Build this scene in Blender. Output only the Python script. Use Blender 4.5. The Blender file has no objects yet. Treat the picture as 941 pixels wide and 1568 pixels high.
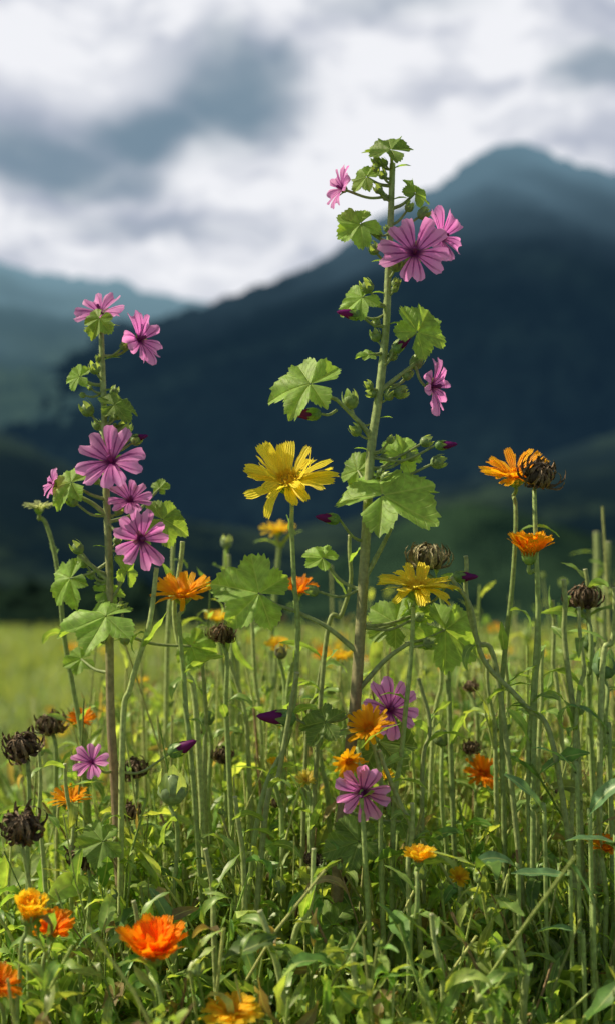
import bpy, math
import numpy as np
rng=np.random.default_rng(7)
F=1800.0; HZ=900.0; CZ=0.75
def W(px,py,d=1.0):
    return np.array([(px-470.5)*d/F, d, CZ+(HZ-py)*d/F])
def nrm(a):
    a=np.asarray(a,float); return a/np.maximum(np.linalg.norm(a,axis=-1,keepdims=True),1e-9)

# ------------------------------------------------------------ node helpers
def newmat(name):
    m=bpy.data.materials.new(name); m.use_nodes=True
    nt=m.node_tree; nt.nodes.clear()
    return m,nt
def nd(nt,t,**kw):
    n=nt.nodes.new(t)
    for k,v in kw.items(): setattr(n,k,v)
    return n
def setin(nt,sock,v):
    if isinstance(v,bpy.types.NodeSocket): nt.links.new(v,sock)
    else:
        if isinstance(v,(tuple,list)) and len(v)==3 and sock.type=='RGBA': v=(*v,1)
        sock.default_value=v
def mth(nt,op,a,b=0.0,c=None,clamp=False):
    n=nd(nt,'ShaderNodeMath',operation=op,use_clamp=clamp)
    setin(nt,n.inputs[0],a); setin(nt,n.inputs[1],b)
    if c is not None: setin(nt,n.inputs[2],c)
    return n.outputs[0]
def mixc(nt,f,a,b,bt='MIX'):
    n=nd(nt,'ShaderNodeMix',data_type='RGBA',blend_type=bt)
    setin(nt,n.inputs[0],f); setin(nt,n.inputs[6],a); setin(nt,n.inputs[7],b)
    return n.outputs[2]
def mapr(nt,v,a,b,c,d,interp='SMOOTHSTEP'):
    n=nd(nt,'ShaderNodeMapRange',interpolation_type=interp)
    setin(nt,n.inputs[0],v)
    for i,x in enumerate((a,b,c,d)): n.inputs[i+1].default_value=x
    return n.outputs[0]
def noise(nt,vec,scale,detail=3,rough=.5,dist=0):
    n=nd(nt,'ShaderNodeTexNoise'); n.inputs['Scale'].default_value=scale
    n.inputs['Detail'].default_value=detail; n.inputs['Roughness'].default_value=rough
    n.inputs['Distortion'].default_value=dist
    if vec is not None: nt.links.new(vec,n.inputs['Vector'])
    return n
def attr(nt,name): return nd(nt,'ShaderNodeAttribute',attribute_name=name)
def vscale(nt,c,f):
    vm=nd(nt,'ShaderNodeVectorMath',operation='SCALE'); nt.links.new(c,vm.inputs[0]); nt.links.new(f,vm.inputs['Scale']); return vm.outputs[0]
def finish_plant(nt,col,transl=.4,rough=.4,gloss=.05,bump=None,tcol=None):
    d=nd(nt,'ShaderNodeBsdfDiffuse'); setin(nt,d.inputs[0],col)
    nb=None
    if bump is not None:
        b=nd(nt,'ShaderNodeBump'); b.inputs['Strength'].default_value=.7; b.inputs['Distance'].default_value=.001
        nt.links.new(bump,b.inputs['Height']); nb=b.outputs[0]; nt.links.new(nb,d.inputs['Normal'])
    cur=d.outputs[0]
    if transl>0:
        t=nd(nt,'ShaderNodeBsdfTranslucent'); setin(nt,t.inputs[0],tcol if tcol is not None else col)
        mx=nd(nt,'ShaderNodeMixShader'); mx.inputs[0].default_value=transl
        nt.links.new(cur,mx.inputs[1]); nt.links.new(t.outputs[0],mx.inputs[2]); cur=mx.outputs[0]
    if gloss>0:
        g=nd(nt,'ShaderNodeBsdfGlossy'); g.inputs['Roughness'].default_value=rough; g.inputs[0].default_value=(1,1,.85,1)
        if nb is not None: nt.links.new(nb,g.inputs['Normal'])
        mx=nd(nt,'ShaderNodeMixShader'); mx.inputs[0].default_value=gloss
        nt.links.new(cur,mx.inputs[1]); nt.links.new(g.outputs[0],mx.inputs[2]); cur=mx.outputs[0]
    o=nd(nt,'ShaderNodeOutputMaterial'); nt.links.new(cur,o.inputs[0])

# ------------------------------------------------------------ materials
def m_leaf(name,transl,rough):
    m,nt=newmat(name)
    c=attr(nt,'col').outputs['Color']; uv=attr(nt,'uvw').outputs['Vector']
    geo=nd(nt,'ShaderNodeTexCoord')
    n=noise(nt,geo.outputs['Object'],120,2)
    f=mapr(nt,n.outputs[0],.3,.7,.68,1.28,'LINEAR')
    cc=vscale(nt,c,f)
    sep=nd(nt,'ShaderNodeSeparateXYZ'); nt.links.new(uv,sep.inputs[0])
    au=mth(nt,'ABSOLUTE',sep.outputs[0])
    rib=mapr(nt,au,.0,.15,.6,0)
    col=mixc(nt,rib,cc,(.56,.64,.24))
    tc=mixc(nt,1.0,col,(2.3,2.05,.75),'MULTIPLY')
    finish_plant(nt,col,transl,rough,.035,None,tc)
    return m
M_LEAF=m_leaf('calendula_leaf',.42,.42)
def m_mleaf():
    m,nt=newmat('mallow_leaf')
    c=attr(nt,'col').outputs['Color']; uv=attr(nt,'uvw').outputs['Vector']
    sep=nd(nt,'ShaderNodeSeparateXYZ'); nt.links.new(uv,sep.inputs[0])
    ang,r=sep.outputs[0],sep.outputs[1]
    tc0=nd(nt,'ShaderNodeTexCoord')
    n=noise(nt,tc0.outputs['Object'],160,4)
    dv=mth(nt,'MULTIPLY',ang,r)
    v1=mapr(nt,dv,.0,.028,1,0)
    s=mth(nt,'SINE',mth(nt,'MULTIPLY',mth(nt,'SUBTRACT',r,mth(nt,'MULTIPLY',ang,.9)),30.0))
    v2=mapr(nt,s,.82,1,0,.5)
    v=mth(nt,'MAXIMUM',v1,v2)
    n2=noise(nt,tc0.outputs['Object'],45,2)
    f=mapr(nt,n.outputs[0],.3,.7,.72,1.22,'LINEAR')
    f=mth(nt,'MULTIPLY',f,mapr(nt,n2.outputs[0],.3,.7,.78,1.15,'LINEAR'))
    col=mixc(nt,mth(nt,'MULTIPLY',v,.6),vscale(nt,c,f),(.50,.62,.22))
    tcol=mixc(nt,1.0,col,(2.2,1.95,.75),'MULTIPLY')
    h=mth(nt,'SUBTRACT',n.outputs[0],mth(nt,'MULTIPLY',v,1.1))
    finish_plant(nt,col,.42,.5,.025,h,tcol)
    return m
M_MLEAF=m_mleaf()
def m_stem():
    m,nt=newmat('plant_stem')
    c=attr(nt,'col').outputs['Color']
    tc=nd(nt,'ShaderNodeTexCoord'); n=noise(nt,tc.outputs['Object'],260,2)
    f=mapr(nt,n.outputs[0],.3,.7,.72,1.25,'LINEAR')
    finish_plant(nt,vscale(nt,c,f),.18,.42,.03)
    return m
M_STEM=m_stem()
def m_mpetal():
    m,nt=newmat('mallow_petal')
    c=attr(nt,'col').outputs['Color']; uv=attr(nt,'uvw').outputs['Vector']
    sep=nd(nt,'ShaderNodeSeparateXYZ'); nt.links.new(uv,sep.inputs[0])
    u,v=sep.outputs[0],sep.outputs[1]
    n=noise(nt,uv,5,2)
    uu=mth(nt,'ADD',mth(nt,'MULTIPLY',u,9.5),mth(nt,'MULTIPLY',mth(nt,'SUBTRACT',n.outputs[0],.5),1.8))
    s=mth(nt,'COSINE',uu)
    vein=mapr(nt,s,.5,.95,0,1)
    fade=mapr(nt,v,.3,1.0,1,.3)
    vein=mth(nt,'MULTIPLY',vein,fade)
    base=mapr(nt,v,.10,.30,.9,0)
    k=mth(nt,'MAXIMUM',mth(nt,'MULTIPLY',vein,.92),base)
    light=mixc(nt,mapr(nt,v,.3,1,0,.35),c,(.95,.64,.88))
    col=mixc(nt,k,light,(.19,.010,.15))
    finish_plant(nt,col,.38,.5,.012,None,mixc(nt,1.0,col,(1.9,1.5,1.75),'MULTIPLY'))
    return m
M_MPETAL=m_mpetal()
def m_cpetal():
    m,nt=newmat('calendula_petal')
    c=attr(nt,'col').outputs['Color']; uv=attr(nt,'uvw').outputs['Vector']
    sep=nd(nt,'ShaderNodeSeparateXYZ'); nt.links.new(uv,sep.inputs[0])
    s=mth(nt,'COSINE',mth(nt,'MULTIPLY',sep.outputs[0],12.0))
    k=mapr(nt,s,.2,1,0,.25)
    dk=mixc(nt,1.0,c,(.88,.68,.5),'MULTIPLY')
    col=mixc(nt,k,c,dk)
    finish_plant(nt,col,.38,.5,.015,s,mixc(nt,1.0,col,(1.7,1.75,1.2),'MULTIPLY'))
    return m
M_CPETAL=m_cpetal()
def m_seed():
    m,nt=newmat('dry_seed')
    c=attr(nt,'col').outputs['Color']
    tc=nd(nt,'ShaderNodeTexCoord'); n=noise(nt,tc.outputs['Object'],500,3)
    f=mapr(nt,n.outputs[0],.3,.7,.5,1.5,'LINEAR')
    finish_plant(nt,vscale(nt,c,f),0,.6,.02,n.outputs[0])
    return m
M_SEED=m_seed()
MATS=[M_LEAF,M_MLEAF,M_STEM,M_MPETAL,M_CPETAL,M_SEED]
LEAF,MLEAF,STEM,MPET,CPET,SEED=range(6)

# ------------------------------------------------------------ mesh builder
class B:
    def __init__(s): s.V=[];s.Fc=[];s.M=[];s.C=[];s.U=[];s.n=0
    def grids(s,P,mat,col,uv=None,closed=False):
        P=np.asarray(P,float)
        if P.ndim==3: P=P[None]
        N,a,b,_=P.shape
        idx=np.arange(N*a*b).reshape(N,a,b)+s.n
        if closed:
            j=np.roll(idx,-1,axis=2)
            q=np.stack([idx[:,:-1],idx[:,1:],j[:,1:],j[:,:-1]],-1).reshape(-1,4)
        else:
            q=np.stack([idx[:,:-1,:-1],idx[:,1:,:-1],idx[:,1:,1:],idx[:,:-1,1:]],-1).reshape(-1,4)
        s.V.append(P.reshape(-1,3)); s.Fc.append(q); s.M.append(np.full(len(q),mat,np.int32))
        col=np.asarray(col,float)
        if col.ndim==1: C=np.broadcast_to(col,(N*a*b,3))
        elif col.ndim==2: C=np.broadcast_to(col[:,None,None,:],(N,a,b,3)).reshape(-1,3)
        else: C=col.reshape(-1,3)
        s.C.append(C)
        if uv is None: Uv=np.zeros((N*a*b,3)); Uv[:,0]=1
        else:
            uv=np.asarray(uv,float); Uv=np.zeros((N,a,b,3)); Uv[...,:2]=uv; Uv=Uv.reshape(-1,3)
        s.U.append(Uv); s.n+=N*a*b
    def make(s,name,mats=None):
        V=np.concatenate(s.V).astype(np.float32); Fq=np.concatenate(s.Fc).astype(np.int32)
        me=bpy.data.meshes.new(name)
        me.vertices.add(len(V)); me.vertices.foreach_set('co',V.ravel())
        me.loops.add(Fq.size); me.loops.foreach_set('vertex_index',Fq.ravel())
        me.polygons.add(len(Fq)); me.polygons.foreach_set('loop_start',np.arange(0,Fq.size,4,dtype=np.int32))
        me.polygons.foreach_set('loop_total',np.full(len(Fq),4,np.int32))
        for m in (mats or MATS): me.materials.append(m)
        me.polygons.foreach_set('material_index',np.concatenate(s.M))
        me.polygons.foreach_set('use_smooth',np.ones(len(Fq),bool))
        me.update(calc_edges=True)
        C=np.concatenate(s.C); C4=np.ones((len(C),4),np.float32); C4[:,:3]=C
        a=me.attributes.new('col','FLOAT_COLOR','POINT'); a.data.foreach_set('color',C4.ravel())
        a=me.attributes.new('uvw','FLOAT_VECTOR','POINT'); a.data.foreach_set('vector',np.concatenate(s.U).astype(np.float32).ravel())
        o=bpy.data.objects.new(name,me); bpy.context.scene.collection.objects.link(o)
        return o

def catmull(pts,n=8):
    pts=np.asarray(pts,float); p=np.vstack([2*pts[0]-pts[1],pts,2*pts[-1]-pts[-2]])
    out=[]
    for i in range(1,len(p)-2):
        t=np.linspace(0,1,n,endpoint=False)[:,None]
        out.append(.5*((2*p[i])+(-p[i-1]+p[i+1])*t+(2*p[i-1]-5*p[i]+4*p[i+1]-p[i+2])*t**2+(-p[i-1]+3*p[i]-3*p[i+1]+p[i+2])*t**3))
    out.append(pts[-1:]); return np.vstack(out)
def tubes(b,P,R,col,sides=6,mat=STEM,ribs=0):
    P=np.asarray(P,float)
    if P.ndim==2: P=P[None]
    R=np.broadcast_to(np.asarray(R,float),P.shape[:2])
    T=nrm(np.gradient(P,axis=1)); ref=np.array([.13,1,.05])
    A=nrm(np.cross(T,ref)); Bv=np.cross(T,A)
    th=np.linspace(0,2*math.pi,sides,endpoint=False)
    rr=1+ribs*np.cos(th*4)
    X=P[:,:,None]+R[:,:,None,None]*rr[None,None,:,None]*(A[:,:,None]*np.cos(th)[:,None]+Bv[:,:,None]*np.sin(th)[:,None])
    b.grids(X,mat,col,closed=True)
def straps(b,base,h,n,e0,curl,L,Wd,mat,col,K=7,U=(-1,0,1),prof='leaf',fold=.25,twist=0.,sb=0.,teeth=None,ruff=0.):
    base=np.atleast_2d(base).astype(float); N=max(len(base),len(np.atleast_2d(h)))
    base=np.broadcast_to(base,(N,3))
    h=nrm(np.broadcast_to(h,(N,3))); n=nrm(np.broadcast_to(n,(N,3)))
    f=lambda x: np.broadcast_to(np.asarray(x,float),(N,))[:,None]
    e0,curl,L,Wd,twist,sb,fold=map(f,(e0,curl,L,Wd,twist,sb,fold))
    t=np.linspace(0,1,K)[None]; e=e0-curl*t
    ds=L/(K-1)
    ce=np.cos(e);se=np.sin(e)
    cx=np.concatenate([np.zeros((N,1)),np.cumsum((ce[:,1:]+ce[:,:-1])/2,1)],1)*ds
    cz=np.concatenate([np.zeros((N,1)),np.cumsum((se[:,1:]+se[:,:-1])/2,1)],1)*ds
    side=nrm(np.cross(n,h))
    C=base[:,None]+cx[...,None]*h[:,None]+cz[...,None]*n[:,None]+(sb*t**2*L)[...,None]*side[:,None]
    nn=-se[...,None]*h[:,None]+ce[...,None]*n[:,None]
    tg=ce[...,None]*h[:,None]+se[...,None]*n[:,None]
    tw=twist*t
    S=side[:,None]*np.cos(tw)[...,None]+nn*np.sin(tw)[...,None]
    Nn=nn*np.cos(tw)[...,None]-side[:,None]*np.sin(tw)[...,None]
    if prof=='leaf': w=np.sin(np.pi*np.clip(t*.93+.05,0,1))**.8
    elif prof=='ray': w=np.clip(.35+1.4*t,0,1)*np.where(t>.85,1-(t-.85)*2.6,1)
    elif prof=='claw': w=(1-t)**.6*.9+.05
    else: w=(1-t)**.7+.03
    w=w*Wd
    U=np.asarray(U,float)
    X=C[:,:,None]+S[:,:,None]*(w[...,None]*U)[...,None]+Nn[:,:,None]*(w*fold)[:,:,None,None]*np.abs(U)[None,None,:,None]
    if ruff>0:
        ph=rng.uniform(0,6,(N,1))
        X=X+Nn[:,:,None]*((w*ruff*np.sin(t*14+ph))[...,None]*U)[...,None]
    if teeth is not None:
        te=np.asarray(teeth)
        X=X+tg[:,:,None]*(L*t**5)[:,:,None,None]*te[None,None,:,None]
    uv=np.zeros((N,K,len(U),2)); uv[...,0]=U; uv[...,1]=t[...,None]
    b.grids(X,mat,col,uv)
def revolve(b,base,axis,prof,mat,col,sides=10,ribs=0,nr=5,twist=0):
    axis=nrm(axis); ref=np.array([.3,.2,1.]) if abs(axis[2])<.9 else np.array([1.,.2,0])
    A=nrm(np.cross(axis,ref)); Bv=np.cross(axis,A)
    th=np.linspace(0,2*math.pi,sides,endpoint=False)
    P=np.array([[base+axis*z+(r*(1+ribs*math.cos(nr*(a+twist*i))))*(A*math.cos(a)+Bv*math.sin(a)) for a in th] for i,(z,r) in enumerate(prof)])
    b.grids(P,mat,col,closed=True)
def basis(n,roll=0.):
    n=nrm(n); ref=np.array([0,0,1.]) if abs(n[2])<.95 else np.array([0,1.,0])
    x=nrm(np.cross(ref,n)); y=np.cross(n,x)
    return x*math.cos(roll)+y*math.sin(roll), -x*math.sin(roll)+y*math.cos(roll), n
def facing(yaw,el):
    y=math.radians(yaw);e=math.radians(el)
    return np.array([math.sin(y)*math.cos(e),-math.cos(y)*math.cos(e),math.sin(e)])

# ------------------------------------------------------------ botanical parts
def mallow_leaf(b,c,R,n,u,col,depth=.30,cup=.12):
    n=nrm(n);u=np.asarray(u,float);u=nrm(u-np.dot(u,n)*n);w=np.cross(n,u)
    veins=np.radians([-128,-62,0,62,128])
    NA=131; th=np.radians(np.linspace(-166,166,NA))
    dv=np.min(np.abs(th[:,None]-veins[None]),axis=1)
    lob=np.cos(np.clip(dv/ math.radians(33),0,1)*math.pi/2)**.9
    nearest=np.argmin(np.abs(th[:,None]-veins[None]),axis=1)
    size=np.array([.80,.96,1.12,.96,.80])[nearest]*(1+rng.normal(0,.06,5))[nearest]
    rad=size*(.75+.27*lob)
    saw=(np.degrees(dv)/8.2)%1.0
    rad=rad*(1-.10*saw)*(1+rng.normal(0,.014,NA))
    rs=np.array([.03,.2,.38,.55,.7,.83,.93,1.0])
    rr=rs[:,None]*rad[None]
    ridge=np.clip(dv/math.radians(31),0,1)
    ph=rng.uniform(0,6); fo=rng.uniform(.0,.40)
    z=-depth*rr*(1-ridge)[None]*.9+cup*rr**2*np.cos(th*1+ph)[None]-.14*rr**2 +.035*rr*np.sin(th*7+ph)[None]+.06*rr**3*np.sin(th*11+2*ph)[None]
    z=z+fo*np.abs(rr*np.sin(th)[None])*.8
    P=c+R*(rr[...,None]*(np.cos(th)[:,None]*u+np.sin(th)[:,None]*w)[None]+z[...,None]*n)
    uv=np.zeros(rr.shape+(2,)); uv[...,0]=dv[None]; uv[...,1]=rr
    b.grids(P,MLEAF,np.asarray(col),uv[None])
def mallow_flower(b,c,R,n,col=(.76,.22,.60),cup=.35,roll=None,jit=.09):
    roll=rng.uniform(0,6) if roll is None else roll
    x,y,z=basis(n,roll)
    U=np.linspace(-1,1,15); V=np.linspace(.02,1,13)
    for i in range(5):
        a=i*2*math.pi/5+rng.normal(0,.07); h=x*math.cos(a)+y*math.sin(a); s=-x*math.sin(a)+y*math.cos(a)
        cu=cup+rng.normal(0,jit); Rr=R*(1+rng.normal(0,.06)); ph=rng.uniform(0,6)
        uu,vv=np.meshgrid(U,V)
        hw=.40*(.12+.88*np.sin(np.clip(vv,0,1)**1.15*math.pi*.53))
        r=vv*(1-.20*np.exp(-(uu/.26)**2)*vv**5-.16*np.abs(uu)**3*vv**3)
        r=r+.02*np.sin(uu*19+ph)*vv**6
        hh=cu*(vv**.8)-.26*vv**2.5*cu*2+.07*np.sin(uu*5+ph)*vv**2+.12*uu**2*vv+.015*np.cos(uu*9.5)*vv
        P=c+Rr*(r[...,None]*h+(uu*hw)[...,None]*s+hh[...,None]*z)
        b.grids(P,MPET,np.asarray(col)*rng.uniform(.85,1.12),np.stack([uu,vv],-1)[None])
    revolve(b,c,n,[(0,.05*R),(.1*R,.05*R),(.22*R,.045*R),(.3*R,.075*R),(.38*R,.07*R),(.44*R,.01*R)],MPET,(.75,.5,.72),8,.2,4)
    base=c-nrm(n)*.12*R
    revolve(b,base,n,[(-.02*R,.03*R),(0,.10*R),(.1*R,.15*R),(.2*R,.15*R)],LEAF,(.20,.34,.09),10,.1,5)
    ang=np.arange(5)*2*math.pi/5+math.pi/5
    H=np.cos(ang)[:,None]*x+np.sin(ang)[:,None]*y
    straps(b,base+H*.08*R,H,n,.9,.4,.36*R,.1*R,LEAF,(.20,.34,.09),K=5,prof='leaf')
def bud(b,c,r,ax,col=(.20,.34,.10),tip=None):
    ax=nrm(ax)
    revolve(b,c,ax,[(-r*.95,r*.15),(-r*.7,r*.65),(-r*.2,r*.98),(.3*r,r*.95),(.75*r,r*.6),(1.05*r,r*.12)],STEM,col,12,.09,5)
    x,y,z=basis(ax,rng.uniform(0,6)); ang=np.arange(5)*2*math.pi/5
    H=np.cos(ang)[:,None]*x+np.sin(ang)[:,None]*y
    straps(b,c-ax*r*.75+H*r*.45,H,ax,1.0,-.9,r*2.3,r*.42,LEAF,np.array(col)*1.15,K=6,prof='leaf',fold=-.2)
    if tip is not None:
        revolve(b,c+ax*r*.5,ax,[(0,r*.6),(r*.8,r*.72),(r*1.7,r*.55),(r*2.5,r*.3),(r*2.9,r*.05)],MPET,tip,12,.22,5,.35)
def pedicel(b,p0,p1,r0,r1,col=(.20,.33,.10),sag=.15):
    p0=np.asarray(p0);p1=np.asarray(p1); L=np.linalg.norm(p1-p0)
    m=(p0+p1)/2+np.array([0,0,-sag*L])+rng.normal(0,.02*L,3)
    P=catmull([p0,m,p1],6); tubes(b,P,np.linspace(r0,r1,len(P))[None],col,6)
def calendula_head(b,c,R,n,color,nray=22,layers=2,e0=.25,curl=.3,stemcol=(.30,.44,.13),wid=.085,center=None,jit=.12,droop=0,small=False):
    x,y,z=basis(n,rng.uniform(0,6)); color=np.asarray(color,float)
    tl=[0,-.05,.0,-.05,0]
    for l in range(layers):
        ang=np.arange(nray)*2*math.pi/nray+rng.normal(0,.07,nray)+l*.13
        H=np.cos(ang)[:,None]*x+np.sin(ang)[:,None]*y
        sc=1-.13*l
        cc=color*rng.uniform(.85,1.12,(nray,1))
        straps(b,c+H*R*.16+z*R*.03*l,H,n,e0+.22*l+rng.normal(0,jit,nray),curl+rng.normal(0,jit*1.6,nray)+droop,
               R*.86*sc*rng.uniform(.86,1.08,nray),R*wid*rng.uniform(.8,1.2,nray),CPET,cc,K=9,U=(-1,-.5,0,.5,1),prof='ray',
               fold=rng.uniform(-.1,.45,nray),twist=rng.normal(0,.35,nray),sb=rng.normal(0,.07,nray),teeth=tl,ruff=.12)
    if not small:
        k=70; i=np.arange(k); rr=np.sqrt(i/k)*R*.22; a=i*2.39996
        H=np.cos(a)[:,None]*x+np.sin(a)[:,None]*y
        cc=color*np.array([.97,.88,.9]) if center is None else np.asarray(center)
        straps(b,c+H*rr[:,None]-z*R*.02,H,n,1.35,rng.normal(0,.5,k),R*.17*rng.uniform(.8,1.2,k),R*.022,CPET,cc,K=4,prof='ray')
        revolve(b,c,n,[(-.02*R,.24*R),(.06*R,.16*R),(.09*R,.01*R)],CPET,cc*.7,10)
    revolve(b,c,n,[(-.32*R,.03*R),(-.29*R,.11*R),(-.17*R,.22*R),(-.04*R,.25*R),(.02*R,.2*R)],LEAF,stemcol,14,.04,9)
    k=16; a=np.arange(k)*2*math.pi/k; H=np.cos(a)[:,None]*x+np.sin(a)[:,None]*y
    straps(b,c+H*R*.14-z*R*.27,H,n,.75+max(0,e0-.4)*.5,.0-.3,R*.45,R*.055,LEAF,np.array(stemcol)*.95,K=5,prof='taper',fold=.2)
    return c-nrm(n)*.30*R
def seed_head(b,c,R,n,col=(.13,.09,.055)):
    x,y,z=basis(n,rng.uniform(0,6)); 
    revolve(b,c,n,[(-.6*R,.1*R),(-.5*R,.5*R),(-.15*R,.82*R),(.25*R,.74*R),(.5*R,.35*R),(.6*R,.01*R)],SEED,np.array(col)*.45,14,.12,7)
    for l,(br,k,e,cu,L) in enumerate([(.40,20,-.4,-2.9,1.9),(.38,18,.15,-3.0,1.5),(.28,14,.8,-2.8,1.1),(.14,9,1.2,-2.2,.8)]):
        a=np.arange(k)*2*math.pi/k+rng.normal(0,.14,k); H=np.cos(a)[:,None]*x+np.sin(a)[:,None]*y
        cc=np.array(col)*rng.uniform(.6,2.6,(k,1))
        straps(b,c+H*br*R-z*R*(.3-.2*l),H,n,e+rng.normal(0,.18,k),cu+rng.normal(0,.35,k),R*L*rng.uniform(.8,1.12,k),R*.20,SEED,cc,K=9,U=(-1,-.5,0,.5,1),prof='claw',fold=-.7,ruff=.4,sb=rng.normal(0,.15,k))
    k=9;a=np.arange(k)*2*math.pi/k; H=np.cos(a)[:,None]*x+np.sin(a)[:,None]*y
    straps(b,c-z*R*.55,H,n,.1,rng.normal(0,.6,k),R*.9,R*.12,SEED,np.array([.14,.14,.06]),K=5,prof='taper')
    return c-nrm(n)*.6*R
def lance_leaves(b,P,idx,L,Wd,col,az=None,e0=.9,curl=1.2):
    for i in idx:
        a=rng.uniform(0,2*math.pi) if az is None else az
        h=np.array([math.cos(a),math.sin(a),0])
        l=L*rng.uniform(.5,1.1)
        straps(b,P[i],h,(0,0,1),e0+rng.normal(0,.25),curl+rng.normal(0,.9),l,Wd*rng.uniform(.6,1.05),LEAF,np.array(col)*rng.uniform(.8,1.25),K=9,U=(-1,-.5,0,.5,1),fold=.3,twist=rng.normal(0,.9),ruff=.25)

SC=(.38,.49,.16); LC=(.23,.37,.09)
def to_ground(pts,d,spread=0.0):
    P=[W(p[0],p[1],p[2] if len(p)>2 else d) for p in pts]
    l=P[-1]; pv=P[-2]; dr=(l-pv); dr=dr/max(abs(dr[2]),.02)*.35
    g=np.array([l[0]+dr[0]*l[2]*.8+spread,l[1]+dr[1]*l[2]*.5,-.01])
    if np.linalg.norm(g[:2]-l[:2])>.15: g[:2]=l[:2]+nrm(g[:2]-l[:2])*.15
    return P+[ (l+g)/2+np.array([.004,0,0]), g]
def wob(P,amp):
    n=len(P); t=np.arange(n)/8.
    f=np.clip(t,0,1)
    P=P.copy(); P[:,0]+=amp*f*np.sin(t*rng.uniform(1.2,2.5)+rng.uniform(0,6)); P[:,1]+=amp*f*np.sin(t*rng.uniform(1.2,2.5)+rng.uniform(0,6)); return P
def calendula(px,py,Rpx,d,yaw,el,color,stem,nray=22,layers=2,e0=.25,curl=.3,rs=3.7,leaves=3,wid=.085,name='calendula_flower',kind='flower',col=None,**kw):
    b=B(); c=W(px,py,d); R=Rpx*d/F; n=facing(yaw,el)
    if kind=='flower': p0=calendula_head(b,c,R,n,color,nray,layers,e0,curl,wid=wid,**kw)
    elif kind=='seed': p0=seed_head(b,c,R*.74,n,col if col is not None else (.13,.09,.055))
    elif kind=='bud':
        bud(b,c,R,n,color); p0=c-n*R*.9
    P=to_ground(stem,d); P=[p0,p0-n*R*.25]+P
    P=wob(catmull(P,8),.0022); r=np.linspace(rs*.75,rs*1.25,len(P))*d/F
    tubes(b,P,r[None],np.array(SC)*rng.uniform(.8,1.1),9,ribs=.06)
    m=len(P)
    if leaves: lance_leaves(b,P,rng.integers(int(m*.3),int(m*.75),leaves),.045,.005,LC)
    return b.make(name)

YEL=(1.0,.70,.04); ORG=(1.0,.38,.01); YOR=(1.0,.50,.015); BY=(1.0,.80,.07)
calendula(440,735,76,1.0,-8,50,BY,[(443,800),(452,880),(458,960),(440,1120),(390,1270)],nray=16,layers=2,e0=.15,curl=.15,wid=.105,jit=.30)
calendula(637,900,66,.98,10,72,BY,[(628,940),(622,1050),(618,1150),(600,1300)],nray=20,layers=2,e0=.35,curl=.6,wid=.10)
calendula(655,856,34,1.04,0,70,None,[(668,900),(680,980),(690,1100)],kind='seed',col=(.22,.19,.11),name='calendula_seed_head')
calendula(788,728,60,1.03,-12,60,YOR,[(790,775),(780,880),(774,1000),(770,1150)],nray=20,e0=.35,curl=.2)
calendula(824,728,32,1.0,15,50,None,[(821,765),(822,880),(820,1000),(815,1100)],kind='seed',name='calendula_seed_head')
calendula(810,850,49,1.0,0,82,YOR,[(818,880),(820,960),(817,1080),(812,1200)],nray=20,layers=2,e0=1.0,curl=.3,wid=.14)
calendula(280,912,50,1.02,0,62,YOR,[(277,950),(275,1010),(285,1080),(300,1200)],nray=22,e0=.5,curl=.4)
calendula(457,905,32,1.1,10,62,ORG,[(455,930),(452,1000),(440,1100)],e0=.6,curl=.3)
calendula(425,812,30,1.4,0,75,YEL,[(424,850),(420,950),(415,1050)],e0=.3)
calendula(332,948,22,1.35,0,70,YEL,[(335,975),(340,1040),(350,1100)],e0=.5)
calendula(425,990,22,1.3,0,60,YEL,[(420,1020),(415,1080),(410,1140)],e0=.5)
calendula(520,1006,24,1.3,0,80,YEL,[(520,1030),(525,1080),(525,1150)],e0=.3)
calendula(215,1043,16,1.4,0,80,YEL,[(217,1060),(222,1100),(225,1150)],e0=.3)
calendula(125,1104,26,1.12,10,60,ORG,[(127,1125),(130,1180),(135,1240)],e0=.5)
calendula(108,1226,34,1.04,-5,70,YOR,[(112,1250),(118,1300),(125,1360)],e0=.5)
calendula(565,1116,40,.96,-25,40,YOR,[(575,1150),(580,1220),(585,1300)],e0=.5,nray=16)
calendula(533,1165,30,.95,10,-20,YOR,[(545,1150),(556,1230),(560,1300)],e0=.6,nray=14)
calendula(738,1186,34,1.1,5,50,ORG,[(737,1215),(735,1260),(735,1320)],e0=.5)
calendula(640,1318,32,.91,0,80,YEL,[(635,1345),(632,1400),(628,1460)],e0=1.0,curl=.5,wid=.13)
calendula(235,1462,68,.86,8,72,ORG,[(240,1510),(248,1570),(255,1640)],nray=24,layers=3,e0=.75,curl=.15,wid=.12)
calendula(45,1405,48,.87,35,65,YEL,[(28,1450),(26,1510),(28,1580)],nray=18,layers=2,e0=1.2,curl=.05,wid=.18)
calendula(80,1425,40,.90,20,60,ORG,[(72,1465),(70,1520),(68,1600)],e0=.7,curl=.3,wid=.12)
calendula(355,1556,52,.84,0,78,YEL,[(357,1600),(360,1650),(362,1700)],nray=20,layers=3,e0=.5,curl=.8,wid=.12)
calendula(-2,1510,40,.87,40,60,ORG,[(0,1540),(3,1580),(6,1640)],e0=.6)
calendula(468,1196,20,1.03,0,50,(.95,.8,.2),[(470,1220),(475,1260),(480,1330)],e0=.7)
calendula(420,1172,16,1.06,0,75,YEL,[(420,1190),(425,1230),(430,1290)],e0=.9)
calendula(490,1123,20,1.1,0,70,YEL,[(492,1145),(495,1180),(500,1260)],e0=.6)
calendula(925,1300,28,.97,20,60,ORG,[(925,1325),(925,1380),(925,1430)],e0=.7)
calendula(905,1290,16,.99,20,60,YEL,[(905,1310),(905,1380),(905,1430)],e0=.7)
calendula(700,1345,20,.95,20,40,YEL,[(702,1370),(705,1400),(708,1450)],e0=.7)
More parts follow.
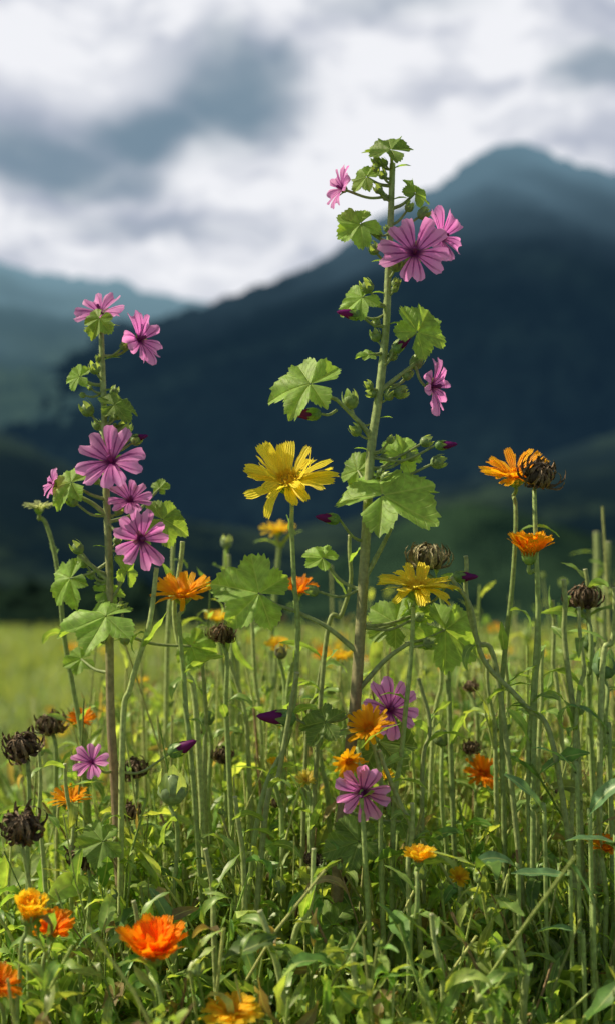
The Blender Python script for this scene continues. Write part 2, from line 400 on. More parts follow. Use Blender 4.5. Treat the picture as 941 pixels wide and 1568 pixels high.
calendula(545,1230,14,1.05,0,60,YEL,[(545,1250),(545,1300),(545,1350)],e0=.7)
calendula(590,1190,16,1.03,0,60,YEL,[(590,1210),(590,1260),(592,1320)],e0=.7)
for (x,y,r,d,yw,el) in [(35,1145,32,.97,-20,60),(35,1268,37,.91,10,50),(340,972,23,1.05,10,70),(893,916,30,1.05,-10,70),(205,1178,24,1.08,0,60),(130,1312,28,.99,0,50),(342,1157,18,1.1,0,60),(200,1243,20,1.06,20,60),(78,1110,26,1.12,0,60),(720,1052,14,1.15,0,80),(720,1145,15,1.1,0,60),(600,1235,14,1.04,0,60)]:
    calendula(x,y,r,d,yw,el,None,[(x+5,y+40),(x+8,y+110),(x+12,y+180)],kind='seed',name='calendula_seed_head')
for (x,y,r,d,col) in [(347,832,9,1.3,(.3,.38,.2)),(925,1022,19,1.03,(.17,.28,.13)),(265,1210,24,.98,(.30,.40,.18)),(900,985,12,1.15,(.17,.27,.1)),(318,1100,12,1.1,(.17,.27,.1)),(770,1110,12,1.1,(.17,.27,.1)),(675,1130,14,1.05,(.22,.3,.12)),(430,1000,10,1.1,(.2,.2,.12))]:
    calendula(x,y,r,d,10,75,col,[(x+2,y+50),(x+4,y+120),(x+6,y+200)],kind='bud',name='calendula_bud',rs=3.5)
calendula(60,780,26,1.1,10,80,(.60,.64,.34),[(72,800),(83,860),(98,950),(115,1060),(125,1200)],e0=.7,curl=.9,name='calendula_flower')
b=B()
for i in range(46):
    y=rng.uniform(1.25,3.2); x=rng.uniform(-.22,.30)*y; z=rng.uniform(.44,.66)
    c=np.array([x,y,z]); R=rng.uniform(.011,.02)
    calendula_head(b,c,R,facing(rng.uniform(-50,50),rng.uniform(40,85)),[YEL,ORG,YEL,YOR][i%4],14,1,rng.uniform(.3,1.0),.3,wid=.13,small=True)
    P=catmull([c-np.array([0,0,.005]),c*np.array([1,1,.5])+np.array([.01,0,0]),np.array([x+.01,y,0])],6); tubes(b,P,np.full((1,len(P)),.0016),SC,6)
b.make('calendula_patch')

# ------------------------------------------------------------ mallow plants
def mallow(stem,d,rbase,rtop,leaves,flowers,buds,closed,branches):
    b=B(); P=[W(p[0],p[1],d+(p[2] if len(p)>2 else 0)) for p in stem]
    g=P[-1].copy(); g[2]=-.01; g[0]-=.015; P=P+[(P[-1]+g)/2,g]
    P=catmull(P,10); K=len(P); r=np.linspace(rtop,rbase,K)/F
    r=r*(1+.06*np.sin(np.arange(K)*1.7)**8)
    lo=np.array([.34,.26,.15]); hi=np.array([.40,.48,.19])
    tt=np.clip((P[:,2]-.62)/.25,0,1)[:,None]; C=lo+(hi-lo)*tt
    tubes(b,P,r[None],np.broadcast_to(C[None,:,None,:],(1,K,14,3)),14,ribs=.05)
    zz=P[:,2]; nh=3200; z=rng.uniform(.45,P[0,2],nh)
    o=np.argsort(zz); px=np.interp(z,zz[o],P[o,0]); py=np.interp(z,zz[o],P[o,1]); pr=np.interp(z,zz[o],r[o])
    a=rng.uniform(0,2*math.pi,nh); H=np.stack([np.cos(a),np.sin(a),0*a],-1)
    straps(b,np.stack([px,py,z],-1)+H*pr[:,None]*.9,H,(0,0,1),rng.normal(.1,.5,nh),0,rng.uniform(.0012,.003,nh),.00008,STEM,(.7,.75,.55),K=2,U=(-1,1),prof='leaf')
    def sp(y):
        z=CZ+(HZ-y)*d/F
        return np.array([np.interp(z,zz[o],P[o,0]),np.interp(z,zz[o],P[o,1]),z])
    for br in branches:
        Q=catmull([sp(br[0][1]) if i==0 else W(q[0],q[1],d+(q[2] if len(q)>2 else 0)) for i,q in enumerate(br)],8)
        tubes(b,Q,np.linspace(4.4,2.8,len(Q))[None]/F,hi*.9,8)
    for L in leaves:
        x,y,R,ang,yaw,el,sx,sy,dd,br=L; R=R*1.1
        n=facing(yaw,el); u=np.array([math.cos(math.radians(ang)),0.15,math.sin(math.radians(ang))])
        c=W(x,y,d+dd); un=nrm(u-np.dot(u,n)*n); c=c-un*R*.18/F
        mallow_leaf(b,c,R/F,n,u,np.array([.26,.42,.085])*br,cup=rng.uniform(.02,.3))
        s=sp(sy) if sx is None else W(sx,sy,d+dd*.5)
        pedicel(b,s,c-n*.0004,3.0/F,2.0/F,hi*.85,sag=.08)
    for f in flowers:
        x,y,R,yaw,el,sx,sy,dd,cup=f; n=facing(yaw,el); c=W(x,y,d+dd)
        mallow_flower(b,c,R/F,n,cup=cup)
        s=sp(sy) if sx is None else W(sx,sy,d+dd*.5)
        pedicel(b,s,c-n*R*.14/F,2.3/F,2.0/F,hi*.85)
    for (x,y,r,sx,sy) in buds:
        dd=rng.uniform(-.012,.012); c=W(x,y,d+dd); s=sp(sy) if sx is None else W(sx,sy,d)
        ax=nrm((c-s)+np.array([0,-.004,.008])); bud(b,c,r/F,ax,col=(.26,.36,.13))
        pedicel(b,s,c-ax*r*.9/F,2.2/F,1.8/F,hi*.85)
    for (x,y,r,dx,dy,sx,sy) in closed:
        c=W(x,y,d-.01); ax=nrm([dx,-.2,dy]); bud(b,c,r/F,ax,tip=(.5,.13,.44))
        s=sp(sy) if sx is None else W(sx,sy,d)
        pedicel(b,s,c-ax*r*.9/F,2.3/F,1.8/F,hi*.85)
    for y in range(int(stem[0][1])+10,int(stem[0][1])+520,48):
        s=sp(y); a=rng.uniform(-.9,.9)+(math.pi if rng.random()<.5 else 0)
        h=np.array([math.cos(a),math.sin(a)*.6-.3,0])
        for k in range(rng.integers(1,4)):
            e=s+nrm(h+np.array([0,0,.6*rng.random()]))*rng.uniform(.007,.014)+rng.normal(0,.003,3)
            pedicel(b,s,e,1.9/F,1.5/F,hi*.85); bud(b,e,rng.uniform(4,7.5)/F,(e-s)+np.array([0,0,.004]),col=(.26,.36,.13))
        straps(b,s,-h,(0,0,1),.6,.8,rng.uniform(.010,.018),.0025,LEAF,(.22,.38,.09),K=5)
    return b.make('mallow_plant')

mallow([(600,250),(597,340),(593,430),(590,500),(580,600),(567,690),(562,780),(556,880),(550,980),(543,1080),(530,1200),(518,1320),(505,1600)],1.0,10.5,4.2,
 leaves=[(590,228,42,150,0,50,None,262,-.01,.7),(556,270,26,150,-30,20,None,285,0,.9),(636,292,29,60,35,20,None,320,0,.95),(545,346,37,215,-15,20,None,372,-.01,1.15),
  (548,458,33,205,-20,25,None,470,-.01,1.05),(642,502,46,55,20,10,600,530,-.01,1.05),(463,588,60,175,-10,42,515,612,-.015,1.1),(615,690,38,70,10,25,None,720,.01,1.15),
  (545,716,34,120,-30,20,None,740,.02,.9),(600,752,88,35,-5,48,598,800,-.03,1.15),(560,543,17,190,0,40,None,540,-.01,1),(598,950,48,140,-10,20,None,960,.03,.9),
  (690,970,60,330,20,15,620,985,.02,1.0),(488,852,32,150,-5,35,None,905,.01,1.15),(385,905,62,165,5,15,450,935,-.01,1.1),(590,1134,62,10,10,45,None,1100,.02,.55),(490,1105,40,170,-20,40,None,1090,-.02,.6),
  (540,1290,45,200,-10,40,None,1270,-.03,.7),(620,1260,40,-20,20,40,None,1240,.02,.8),(500,1420,50,200,-10,40,None,1400,-.03,.8),(640,935,30,60,10,15,None,960,.03,.9)],
 flowers=[(526,290,34,-62,12,None,300,-.01,.55),(634,388,52,-4,4,None,405,-.02,.36),(672,365,44,45,8,None,390,.02,.45),(657,592,47,62,-2,635,560,0,.5),(595,1088,46,15,20,None,1110,-.01,.5),(555,1212,46,-10,-15,None,1190,-.05,.3)],
 buds=[(572,382,9,None,400),(605,408,9,None,425),(585,268,7,None,280),(575,258,6,None,275),(646,328,9,None,350),(625,318,7,None,345),(562,440,10,None,470),(545,482,9,None,480),(575,515,9,None,530),(607,532,9,None,545),
  (636,556,11,600,590),(622,575,8,595,595),(611,602,10,None,600),(594,606,8,None,615),(536,615,13,545,640),(545,660,9,None,670),(650,677,9,None,700),(668,708,11,None,730),(600,545,8,None,555),(628,700,8,None,715),(480,905,9,None,900),(655,985,9,620,985),(640,945,8,None,960)],
 closed=[(482,634,10,-1,-.05,515,628),(672,682,8,1,.05,None,700),(512,795,9,-.8,.1,None,830),(545,482,9,-1,.1,None,500),(607,534,8,.6,.5,None,560),(440,1100,14,-1,.1,None,1115),(700,883,9,1,0,640,930)],
 branches=[[(570,672),(548,645),(515,612)],[(580,600),(605,580),(636,556)],[(556,890),(580,845),(600,805)],[(550,1060),(590,1010),(625,985)],[(550,1000),(500,960),(450,935)]])
mallow([(155,495),(157,560),(160,640),(162,720),(165,800),(168,880),(168,980),(170,1100),(176,1200),(182,1320),(190,1500)],1.02,8.5,4,
 leaves=[(150,492,26,250,0,20,None,510,-.03,.9),(118,577,24,175,-20,35,None,590,0,1.1),(182,620,34,15,15,45,None,640,-.01,.6),(103,738,38,170,-15,35,None,765,-.01,1.15),(257,797,42,-10,20,25,None,810,0,.85),
  (102,890,40,215,-20,20,None,860,0,1.1),(150,945,64,200,-5,48,165,950,-.03,1.15),(300,990,36,-5,10,25,None,960,.02,1.1),(195,870,30,70,60,10,None,920,0,1),(165,905,24,10,0,35,None,930,0,1.1),(245,745,16,80,0,20,None,800,.05,.9),(120,1010,26,200,0,30,None,1030,.02,1),(150,1290,40,200,0,30,None,1280,-.04,.9)],
 flowers=[(155,480,42,-15,40,None,505,.01,.3),(212,522,44,50,15,None,545,0,.45),(172,708,53,-5,18,None,735,-.02,.38),(200,768,36,10,35,None,790,0,.4),(216,826,47,20,0,None,800,-.03,.35),(84,742,26,-60,20,120,760,0,.5),(142,1168,32,-10,30,None,1180,-.02,.5)],
 buds=[(135,628,11,None,650),(146,565,9,None,580),(188,660,12,None,680),(150,652,8,None,665),(208,675,8,None,690),(120,840,10,None,880),(128,862,9,None,890),(112,768,9,None,790),(175,600,7,None,615),(190,530,7,None,545)],
 closed=[(205,672,7,1,.2,None,690),(268,1150,12,.6,.3,None,1180)],
 branches=[[(165,790),(140,770),(110,755)],[(168,890),(145,870),(120,850)]])

# ------------------------------------------------------------ meadow vegetation (one object)
def meadow():
    b=B()
    def zone(n,y0,y1,hlo,hhi,nl,Llo,Lhi,taller=.1,bare=.35,wl=.15,thin=1.,pale=0.,left=-.24,lean=.13):
        y=rng.uniform(y0,y1,n*3); x=rng.uniform(-1,1,n*3)*(.33*y+.25)
        ok=~((y>1.15)&(x<left-.10*(y-1.15)))
        y=y[ok][:n];x=x[ok][:n];n=len(x)
        H=rng.uniform(hlo,hhi,n); tl=rng.random(n)<taller; H=np.where(tl,H*rng.uniform(1.05,1.22,n),H)
        lft=np.clip((x+.28)/.12,0,1); H*=.88+.12*lft
        H=np.minimum(H,.29+(y-.74)*.95+rng.normal(0,.014,n))
        K=11; t=np.linspace(0,1,K)[None]
        la=rng.uniform(0,2*math.pi,n); lm=np.abs(rng.normal(0,lean,n))
        ph=rng.uniform(0,6,(2,n,1)); wb=.014*rng.random((n,1))+.003; fr=rng.uniform(4,11,(n,1))
        P=np.stack([x[:,None]+(lm*np.cos(la))[:,None]*t**1.5+wb*np.sin(t*fr+ph[0]),y[:,None]+(lm*np.sin(la))[:,None]*t**1.5+wb*np.sin(t*fr*1.1+ph[1]),H[:,None]*t+0*x[:,None]],-1)
        nod=(rng.random(n)<.4)[:,None]*rng.uniform(.01,.055,(n,1)); P[:,:,0]+=nod*np.clip(t-.7,0,1)**1.5*5*np.cos(ph[0]); P[:,:,2]-=nod*np.clip(t-.75,0,1)**2*9
        keep=P[:,-1,1]>.74; P=P[keep];H=H[keep];n=len(P)
        r0=rng.uniform(.0007,.0018,n)*thin
        g=rng.uniform(.6,1.2,(n,1)); hue=np.clip(rng.random((n,1))+pale,0,1)
        col=(np.array([.28,.44,.09])*(1-hue)+np.array([.64,.66,.24])*hue)*g
        brn=rng.random(n)<.08; col[brn]=np.array([.36,.24,.13])
        tubes(b,P,r0[:,None]*np.linspace(1.25,.75,K)[None],col,5)
        nb=int(n*1.2); bi=rng.integers(0,n,nb); bt=rng.uniform(.45,.9,nb); ki=(bt*(K-1)).astype(int)
        bp=P[bi,ki]; a=rng.uniform(0,2*math.pi,nb); l=rng.uniform(.03,.10,nb)
        tt=np.linspace(0,1,6)[None]
        Q=np.stack([bp[:,0:1]+(l*.5*np.cos(a))[:,None]*np.sqrt(tt+.01),bp[:,1:2]+(l*.5*np.sin(a))[:,None]*np.sqrt(tt+.01),bp[:,2:3]+l[:,None]*tt*.85],-1)
        tubes(b,Q,(r0[bi]*.7)[:,None]*np.ones((1,6)),col[bi],5)
        for S,KK,m in [(P,K,nl),(Q,6,max(2,nl//3))]:
            N=len(S); ii=np.repeat(np.arange(N),m)
            if KK==K:
                k2=rng.random(N)<bare; drop=k2[ii]&(rng.random(N*m)<.75); ii=ii[~drop]
            M=len(ii); tt=rng.uniform(.3 if KK==K else 0,1,M)**.7*(KK-1.001)
            k=tt.astype(int); f=(tt-k)[:,None]; base=S[ii,k]*(1-f)+S[ii,k+1]*f
            a=rng.uniform(0,2*math.pi,M); h=np.stack([np.cos(a),np.sin(a),0*a],-1)
            q=rng.random((M,1))**1.1; br=rng.uniform(.5,1.35,(M,1))
            lc=(np.array([.15,.32,.07])*(1-q)+np.array([.46,.56,.15])*q)*br
            dry=rng.random(M)<.07; lc[dry]=np.array([.42,.32,.15])*rng.uniform(.5,1,(dry.sum(),1))
            L=rng.uniform(Llo,Lhi,M); Wd=L*rng.uniform(.06,wl,M)
            straps(b,base,h,(0,0,1),rng.normal(.8,.5,M),rng.normal(1.5,1.5,M),L,Wd,LEAF,lc,K=7,fold=rng.uniform(.1,.7,M),twist=rng.normal(0,1.4,M),sb=rng.normal(0,.22,M),ruff=.35)
        for i in rng.integers(0,n,int(n*.10)):
            rr=rng.uniform(.0025,.006); c=P[i,-1]+np.array([0,0,rr*.7])
            if rng.random()<.12: seed_head(b,c,rr*1.3,(rng.normal(0,.3),-.4,1))
            else: bud(b,c,rr,(rng.normal(0,.2),-.2,1),col=(.28,.38,.14))
    zone(180,.76,.90,.26,.44,18,.012,.042,.0,.2,.17)
    zone(950,.88,1.15,.42,.575,21,.014,.048,.10,.25,.18)
    zone(900,1.15,1.6,.50,.655,16,.014,.046,.13)
    zone(850,1.6,2.6,.52,.67,10,.018,.055,.10)
    zone(600,2.6,4.2,.42,.60,7,.03,.07,.1)
    zone(330,.93,1.2,.46,.60,4,.01,.028,.1,.5,.12,1.1,.35)
    zone(400,1.1,1.8,.58,.71,4,.012,.03,.05,.5,.12,1.05,.3,-.20,.08)
    n=4300; y=rng.uniform(.76,1.6,n); x=rng.uniform(-1,1,n)*(.33*y+.2)
    zmax=np.minimum(.50,.25+(y-.74)*.9); z=rng.uniform(.02,1,n)**.55*zmax
    a=rng.uniform(0,2*math.pi,n); q=rng.random((n,1))
    lc=(np.array([.12,.27,.06])*(1-q)+np.array([.36,.50,.12])*q)*rng.uniform(.5,1.3,(n,1))
    L=rng.uniform(.022,.062,n)
    straps(b,np.stack([x,y,z],-1),np.stack([np.cos(a),np.sin(a),0*a],-1),(0,0,1),rng.normal(.9,.4,n),rng.normal(1.5,1.2,n),L,L*rng.uniform(.07,.20,n),LEAF,lc,K=8,prof='leaf',fold=rng.uniform(.1,.5,n),twist=rng.normal(0,1.1,n),ruff=.35)
    return b.make('meadow_foliage')
meadow()

def stalk(pts,d,r=5,col=(.46,.54,.20),nl=4):
    b=B(); P=wob(catmull(to_ground(pts,d),8),.003); m=len(P)
    tubes(b,P,np.linspace(r*.7,r*1.05,m)[None]*d/F,np.array(col)*rng.uniform(.75,1.1),9,ribs=.07)
    revolve(b,P[0],nrm(P[0]-P[1]),[(-.0005,r*d/F*.8),(.0006,r*d/F*.7),(.0003,r*d/F*.2)],STEM,(.52,.54,.28),9)
    if nl: lance_leaves(b,P,rng.integers(3,int(m*.7),nl),.042,.005,LC)
    return b.make('flower_stalk')
for pts,d,r in [([(712,852),(716,900),(730,980),(760,1060)],1.0,4.5),([(690,885),(715,930),(745,1010),(800,1080),(850,1180)],.98,4.5),([(862,888),(868,960),(876,1060),(880,1200)],1.0,5),([(895,872),(900,930),(912,1000),(925,1120)],1.05,4.5),
   ([(930,830),(928,930),(925,1000)],1.4,6),([(912,815),(912,900),(915,1000)],1.6,6),([(535,820),(533,880),(520,940),(500,1010)],1.03,4),([(280,830),(272,930),(280,1020),(300,1120)],1.04,5),([(240,870),(225,960),(205,1050),(190,1150)],1.0,5),
   ([(267,820),(262,900),(258,980)],1.2,4),([(350,850),(352,930),(360,1010)],1.3,4),([(792,1428),(798,1490),(800,1560)],.87,6.5),([(722,1490),(735,1530),(750,1570)],.85,6),([(398,1395),(410,1440),(440,1530)],.88,6),([(540,1462),(548,1510),(555,1560)],.86,6),
   ([(630,1230),(632,1300),(628,1380)],.95,4.5),([(360,1220),(365,1300),(375,1400)],.95,5),([(845,920),(850,1010),(860,1100)],1.1,4),([(940,900),(935,980),(925,1060)],1.0,5),([(745,1010),(748,1080),(755,1180)],1.05,4),([(455,1030),(430,1180),(400,1260)],.97,5),
   ([(580,1150),(610,1230),(630,1330)],.96,4.5),([(385,940),(395,1040),(400,1150)],1.15,4),([(675,940),(670,1040),(660,1150)],1.1,4),([(60,1150),(62,1230),(70,1330)],1.0,4),([(100,1170),(105,1250),(110,1350)],1.0,4),([(310,1010),(312,1100),(318,1200)],1.08,4),([(770,960),(772,1050),(780,1150)],1.1,4),([(830,990),(826,1070),(820,1160)],1.05,4),
   ([(500,980),(480,1060),(470,1150)],1.05,4),([(350,1010),(372,1090),(385,1180)],1.1,4),([(885,930),(890,1020),(880,1120)],.99,4),([(640,1040),(655,1120),(650,1220)],1.0,4),([(205,1380),(215,1440),(240,1540)],.9,5),([(660,1400),(668,1460),(672,1540)],.88,5),([(315,1300),(325,1380),(335,1470)],.93,5),([(480,1300),(470,1390),(450,1480)],.92,5)]:
    stalk(pts,d,r)
b=B()
for (x,y,d,az,e,cu,L,w) in [(940,1290,.92,3.4,.3,.4,.045,.007),(880,1180,.95,3.0,.9,.8,.045,.006),(830,1240,.95,2.4,1.0,.5,.045,.007),(900,1250,.93,.4,1.2,.7,.045,.008),(870,1340,.92,3.3,.15,.1,.05,.007),(890,1430,.9,2.8,.5,1.0,.04,.006),(930,1120,1.,3.,1.0,.8,.045,.006),(790,1330,.92,3.3,.9,1.4,.04,.006),(905,1380,.9,2.2,1.2,.5,.045,.008),(120,1450,.92,.3,1.,1.,.04,.006),(390,1500,.9,1.8,1.2,.4,.04,.005),(265,1430,.95,2.0,1.3,.5,.045,.006)]:
    straps(b,W(x,y,d),(math.cos(az),math.sin(az)*.5-.2,0),(0,-.3,1),e,cu,L,w,LEAF,np.array([.17,.32,.14])*rng.uniform(.8,1.3),K=12,U=(-1,-.5,0,.5,1),prof='leaf',fold=.25,twist=rng.normal(0,.4),ruff=.1)
    P=catmull([W(x,y,d),W(x+4,y+90,d),np.array([W(x,y,d)[0]+.01,d,0])],6); tubes(b,P,np.full((1,len(P)),.0018),SC,7)
b.make('calendula_leaves')

# ------------------------------------------------------------ field grass (one object)
b=B(); n=42000
y=2.6+rng.random(n)**1.7*17; x=rng.uniform(-1,1,n)*(.34*y+1.5)
a=rng.uniform(0,2*math.pi,n); L=rng.uniform(.06,.16,n)*np.clip(y/6,.8,1.6)
q=rng.random((n,1)); lc=(np.array([.17,.29,.08])*(1-q)+np.array([.34,.40,.13])*q)*rng.uniform(.6,1.2,(n,1))
straps(b,np.stack([x,y,0*y-.005],-1),np.stack([np.cos(a),np.sin(a),0*a],-1),(0,0,1),rng.normal(1.3,.15,n),rng.normal(.7,.5,n),L,L*.02+.0006*y,LEAF,lc,K=4,prof='taper',fold=.2)
b.make('field_grass')

# ------------------------------------------------------------ terrain
def fbm(x,y,s,o=4,seed=0):
    r=np.random.default_rng(seed); v=0;amp=1
    for i in range(o):
        for k in range(3):
            a=r.uniform(0,6.28);p=r.uniform(0,6.28); v=v+amp*np.sin((x*math.cos(a)+y*math.sin(a))/s*6.28+p)/3
        amp*=.5;s*=.5
    return v
def simple(name,X,Y,Z,mat):
    b=B(); b.grids(np.stack([X,Y,Z],-1),0,(1,1,1)); return b.make(name,[mat])
def m_ground(name,c1,c2,sc,bd=.15,stretch=(1,1,1)):
    m,nt=newmat(name); tc=nd(nt,'ShaderNodeTexCoord')
    mp=nd(nt,'ShaderNodeMapping'); nt.links.new(tc.outputs['Object'],mp.inputs[0]); mp.inputs['Scale'].default_value=stretch
    n=noise(nt,mp.outputs[0],sc,5,.6); n2=noise(nt,mp.outputs[0],sc*18,3,.6)
    f=mth(nt,'ADD',mth(nt,'MULTIPLY',n.outputs[0],.6),mth(nt,'MULTIPLY',n2.outputs[0],.4))
    col=mixc(nt,mapr(nt,f,.38,.62,0,1),c1,c2)
    d=nd(nt,'ShaderNodeBsdfDiffuse'); setin(nt,d.inputs['Color'],col)
    bp=nd(nt,'ShaderNodeBump'); bp.inputs['Strength'].default_value=.8; bp.inputs['Distance'].default_value=bd
    nt.links.new(n2.outputs[0],bp.inputs['Height']); nt.links.new(bp.outputs[0],d.inputs['Normal'])
    o=nd(nt,'ShaderNodeOutputMaterial'); nt.links.new(d.outputs[0],o.inputs[0]); return m
g=np.sign(np.linspace(-1,1,81))*np.abs(np.linspace(-1,1,81))**3*4000
X,Y=np.meshgrid(g,g,indexing='ij')
simple('ground',X,Y,np.zeros_like(X),m_ground('meadow_ground',(.08,.125,.04),(.16,.21,.075),.35))
u=np.linspace(-1,1,140); U_,V_=np.meshgrid(u,u,indexing='ij')
X=6.2+U_*11; Y=33+V_*14
Zk=2.95*np.exp(-((U_+.15)/.40)**2-((V_-.1)/.5)**2)+1.3*np.exp(-((U_-.55)/.4)**2-(V_/.5)**2)
edge=np.clip((1-np.abs(U_))*5,0,1)*np.clip((1-np.abs(V_))*5,0,1)
simple('grassy_knoll',X,Y,Zk*edge+.10*fbm(X,Y,3,5,3)*edge+.12*edge-.02*(1-edge)-.02,m_ground('knoll_grass',(.006,.018,.016),(.032,.066,.036),.5,.3,(1,.5,1)))
X=-4.6+U_*4.6; Y=26+V_*6
Zt=.62*np.exp(-(np.abs(U_)/.93)**8)*np.exp(-(V_/.7)**4)
edge=np.clip((1-np.abs(U_))*7,0,1)*np.clip((1-np.abs(V_))*5,0,1)
simple('shrub_thicket',X,Y,(Zt*(1+.45*fbm(X,Y,1.6,5,9)))*edge-.02,m_ground('shrub_leaves',(.006,.016,.014),(.025,.05,.028),1.2,.3))

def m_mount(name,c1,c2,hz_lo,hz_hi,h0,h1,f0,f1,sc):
    m,nt=newmat(name); tc=nd(nt,'ShaderNodeTexCoord')
    n=noise(nt,tc.outputs['Object'],sc,4,.6); n2=noise(nt,tc.outputs['Object'],sc*14,3,.7)
    col=mixc(nt,mapr(nt,n.outputs[0],.45,.62,0,1),c1,c2)
    col=mixc(nt,mapr(nt,n2.outputs[0],.35,.65,0,.6),col,tuple(.35*v for v in c1))
    d=nd(nt,'ShaderNodeBsdfDiffuse'); setin(nt,d.inputs[0],col)
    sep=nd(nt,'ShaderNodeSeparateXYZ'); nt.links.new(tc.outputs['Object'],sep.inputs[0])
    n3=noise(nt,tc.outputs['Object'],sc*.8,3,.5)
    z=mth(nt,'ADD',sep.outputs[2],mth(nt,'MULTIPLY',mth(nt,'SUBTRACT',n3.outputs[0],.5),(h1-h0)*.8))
    painted_haze=mapr(nt,z,h0,h1,0,1)
    e=nd(nt,'ShaderNodeEmission'); setin(nt,e.inputs[0],mixc(nt,painted_haze,hz_lo,hz_hi)); e.inputs[1].default_value=1  # aerial haze painted into the forest material as bluish emission, stronger higher up
    mx=nd(nt,'ShaderNodeMixShader'); nt.links.new(mapr(nt,painted_haze,0,1,f0,f1,'LINEAR'),mx.inputs[0]); nt.links.new(d.outputs[0],mx.inputs[1]); nt.links.new(e.outputs[0],mx.inputs[2])
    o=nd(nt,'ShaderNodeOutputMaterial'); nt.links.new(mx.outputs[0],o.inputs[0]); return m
def mountain(name,sil,d0,d1,pw,mat,seed,rough=.03):
    sx=np.array([(p[0]-470.5)/F for p in sil]); sh=np.array([(HZ-p[1])/F for p in sil])*d1+CZ
    ta=np.linspace(sx[0],sx[-1],260); H=np.interp(ta,sx,sh)
    ker=np.hanning(11);ker/=ker.sum(); H=np.convolve(np.pad(H,5,mode='edge'),ker,'valid')
    t=np.linspace(0,1.5,110)
    T,A=np.meshgrid(t,ta,indexing='ij'); Dm=d0+(d1-d0)*T
    prof=np.where(T<=1,np.clip(T,0,1)**pw,np.clip(1-(T-1)*1.6,0,1))
    Xm=A*Dm; Z=H[None]*prof
    Z=Z+fbm(Xm,Dm,d1*.22,5,seed)*H[None]*rough*np.sin(np.pi*np.clip(T/1.5,0,1))*(T>0)
    r=np.random.default_rng(seed); Z+=r.normal(0,d1*.0016,Z.shape)*(T>.05)*(T<1.4)
    return simple(name,Xm,Dm,Z-.3,mat)
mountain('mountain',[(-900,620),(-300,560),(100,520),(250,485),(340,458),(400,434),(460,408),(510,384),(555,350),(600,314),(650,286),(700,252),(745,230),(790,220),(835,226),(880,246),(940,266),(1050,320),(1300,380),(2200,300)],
   300,1100,1.15,m_mount('mountain_forest_painted_haze',(.004,.010,.012),(.012,.026,.026),(.015,.040,.072),(.17,.29,.37),170,440,.45,.94,.006),11)
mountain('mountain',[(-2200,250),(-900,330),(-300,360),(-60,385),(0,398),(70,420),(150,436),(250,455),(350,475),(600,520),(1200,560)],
   380,1500,1.1,m_mount('far_mountain_forest_painted_haze',(.010,.028,.026),(.06,.10,.06),(.055,.115,.145),(.20,.33,.40),120,420,.5,.94,.004),12)
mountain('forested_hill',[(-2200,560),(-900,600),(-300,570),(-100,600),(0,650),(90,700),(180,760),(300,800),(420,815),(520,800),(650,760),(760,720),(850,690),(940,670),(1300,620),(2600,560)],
   125,330,1.2,m_mount('hill_forest_painted_haze',(.004,.010,.011),(.040,.066,.03),(.014,.036,.056),(.05,.09,.105),5,60,.3,.6,.02),13,.05)

# ------------------------------------------------------------ world, sun
SUN=nrm(np.array([-.64,.10,.66]))
el=math.asin(SUN[2]); az=math.atan2(SUN[0],SUN[1])
w=bpy.data.worlds.new('World'); bpy.context.scene.world=w; w.use_nodes=True
nt=w.node_tree; nt.nodes.clear()
sky=nd(nt,'ShaderNodeTexSky',sky_type='NISHITA'); sky.sun_disc=False; sky.sun_elevation=el; sky.sun_rotation=az
bg1=nd(nt,'ShaderNodeBackground'); nt.links.new(sky.outputs[0],bg1.inputs[0]); bg1.inputs[1].default_value=.06
tc=nd(nt,'ShaderNodeTexCoord'); dirv=tc.outputs['Generated']
nz=noise(nt,dirv,5,4,.55)
vs=nd(nt,'ShaderNodeVectorMath',operation='SUBTRACT'); nt.links.new(nz.outputs['Color'],vs.inputs[0]); vs.inputs[1].default_value=(.5,.5,.5)
vsc=nd(nt,'ShaderNodeVectorMath',operation='SCALE'); nt.links.new(vs.outputs[0],vsc.inputs[0]); vsc.inputs['Scale'].default_value=.11
wv=nd(nt,'ShaderNodeVectorMath',operation='ADD'); nt.links.new(dirv,wv.inputs[0]); nt.links.new(vsc.outputs[0],wv.inputs[1])
def spot(px,py,sx,sy,amp,soft=.3):
    v=nrm(np.array([(px-470.5)/F,1,(HZ-py)/F]))
    s=nd(nt,'ShaderNodeVectorMath',operation='SUBTRACT'); nt.links.new(wv.outputs[0],s.inputs[0]); s.inputs[1].default_value=tuple(v)
    m=nd(nt,'ShaderNodeVectorMath',operation='MULTIPLY'); nt.links.new(s.outputs[0],m.inputs[0]); m.inputs[1].default_value=(F/sx,3,F/sy)
    l=nd(nt,'ShaderNodeVectorMath',operation='LENGTH'); nt.links.new(m.outputs[0],l.inputs[0])
    return mth(nt,'MULTIPLY',mapr(nt,l.outputs['Value'],soft,1.25,1,0),amp)
def union(L):
    r=None
    for s in L:
        v=spot(*s); r=v if r is None else mth(nt,'MAXIMUM',r,v)
    return r
dark=union([(360,150,150,70,.92),(235,200,165,56,.92),(55,240,170,55,.85),(170,270,120,40,.65),(445,115,60,38,.8),(935,135,75,42,.7),(640,15,140,28,.35),(200,350,200,22,.25)])
light=union([(325,262,85,48,1.0),(560,170,130,130,.95),(90,95,220,55,1.0),(300,425,260,50,1.0),(820,200,180,45,.9),(500,310,150,80,1.0),(330,20,200,45,.8),(60,345,120,28,.7),(760,90,180,60,.6)])
mp=nd(nt,'ShaderNodeMapping'); nt.links.new(wv.outputs[0],mp.inputs[0]); mp.inputs['Scale'].default_value=(1,1,2.6); mp.inputs['Rotation'].default_value=(0,.3,0)
c1=noise(nt,mp.outputs[0],6,6,.55,.2)
c2=noise(nt,mp.outputs[0],16,5,.6,.3)
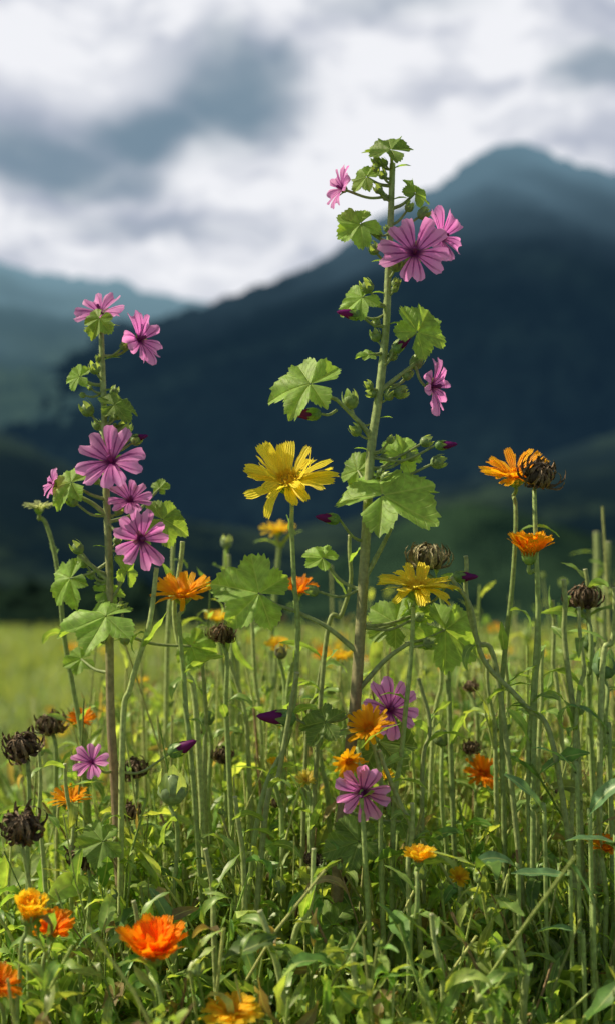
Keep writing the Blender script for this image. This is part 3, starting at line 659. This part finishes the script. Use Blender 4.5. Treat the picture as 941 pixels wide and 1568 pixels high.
cl=mth(nt,'ADD',mth(nt,'MULTIPLY',c1.outputs[0],.6),mth(nt,'MULTIPLY',c2.outputs[0],.4))
cf=mth(nt,'ADD',mapr(nt,cl,.40,.60,0,1),mth(nt,'MULTIPLY',light,.6),clamp=True)
ccol=mixc(nt,cf,(.46,.50,.60),(.90,.91,.95))
ccol=mixc(nt,mth(nt,'MULTIPLY',dark,mth(nt,'SUBTRACT',1.0,mth(nt,'MULTIPLY',light,.6))),ccol,(.16,.25,.33))
bg2=nd(nt,'ShaderNodeBackground'); nt.links.new(ccol,bg2.inputs[0]); bg2.inputs[1].default_value=1.0
sepd=nd(nt,'ShaderNodeSeparateXYZ'); nt.links.new(dirv,sepd.inputs[0])
cov=mth(nt,'MULTIPLY',mapr(nt,sepd.outputs[2],.52,.75,.98,.15),mapr(nt,sepd.outputs[1],-.1,.5,.3,1.0))
mx=nd(nt,'ShaderNodeMixShader'); nt.links.new(cov,mx.inputs[0]); nt.links.new(bg1.outputs[0],mx.inputs[1]); nt.links.new(bg2.outputs[0],mx.inputs[2])
o=nd(nt,'ShaderNodeOutputWorld'); nt.links.new(mx.outputs[0],o.inputs[0])
from mathutils import Vector
sl=bpy.data.lights.new('sun','SUN'); sl.energy=5; sl.angle=math.radians(.5); sl.color=(1,.90,.70)
so=bpy.data.objects.new('sun',sl); bpy.context.scene.collection.objects.link(so)
so.rotation_euler=Vector(SUN).to_track_quat('Z','Y').to_euler()

# ------------------------------------------------------------ camera
cam=bpy.data.cameras.new('camera'); co=bpy.data.objects.new('camera',cam); bpy.context.scene.collection.objects.link(co)
co.location=(0,0,CZ); co.rotation_euler=(math.radians(90),0,0)
cam.sensor_width=36; cam.lens=F/1568*36; cam.shift_y=(HZ-784)/1568
cam.clip_start=.05; cam.clip_end=9000
cam.dof.use_dof=True; cam.dof.focus_distance=.98; cam.dof.aperture_fstop=3.4
bpy.context.scene.camera=co
sc=bpy.context.scene
sc.view_settings.view_transform='Standard'; sc.view_settings.look='None'; sc.view_settings.exposure=0
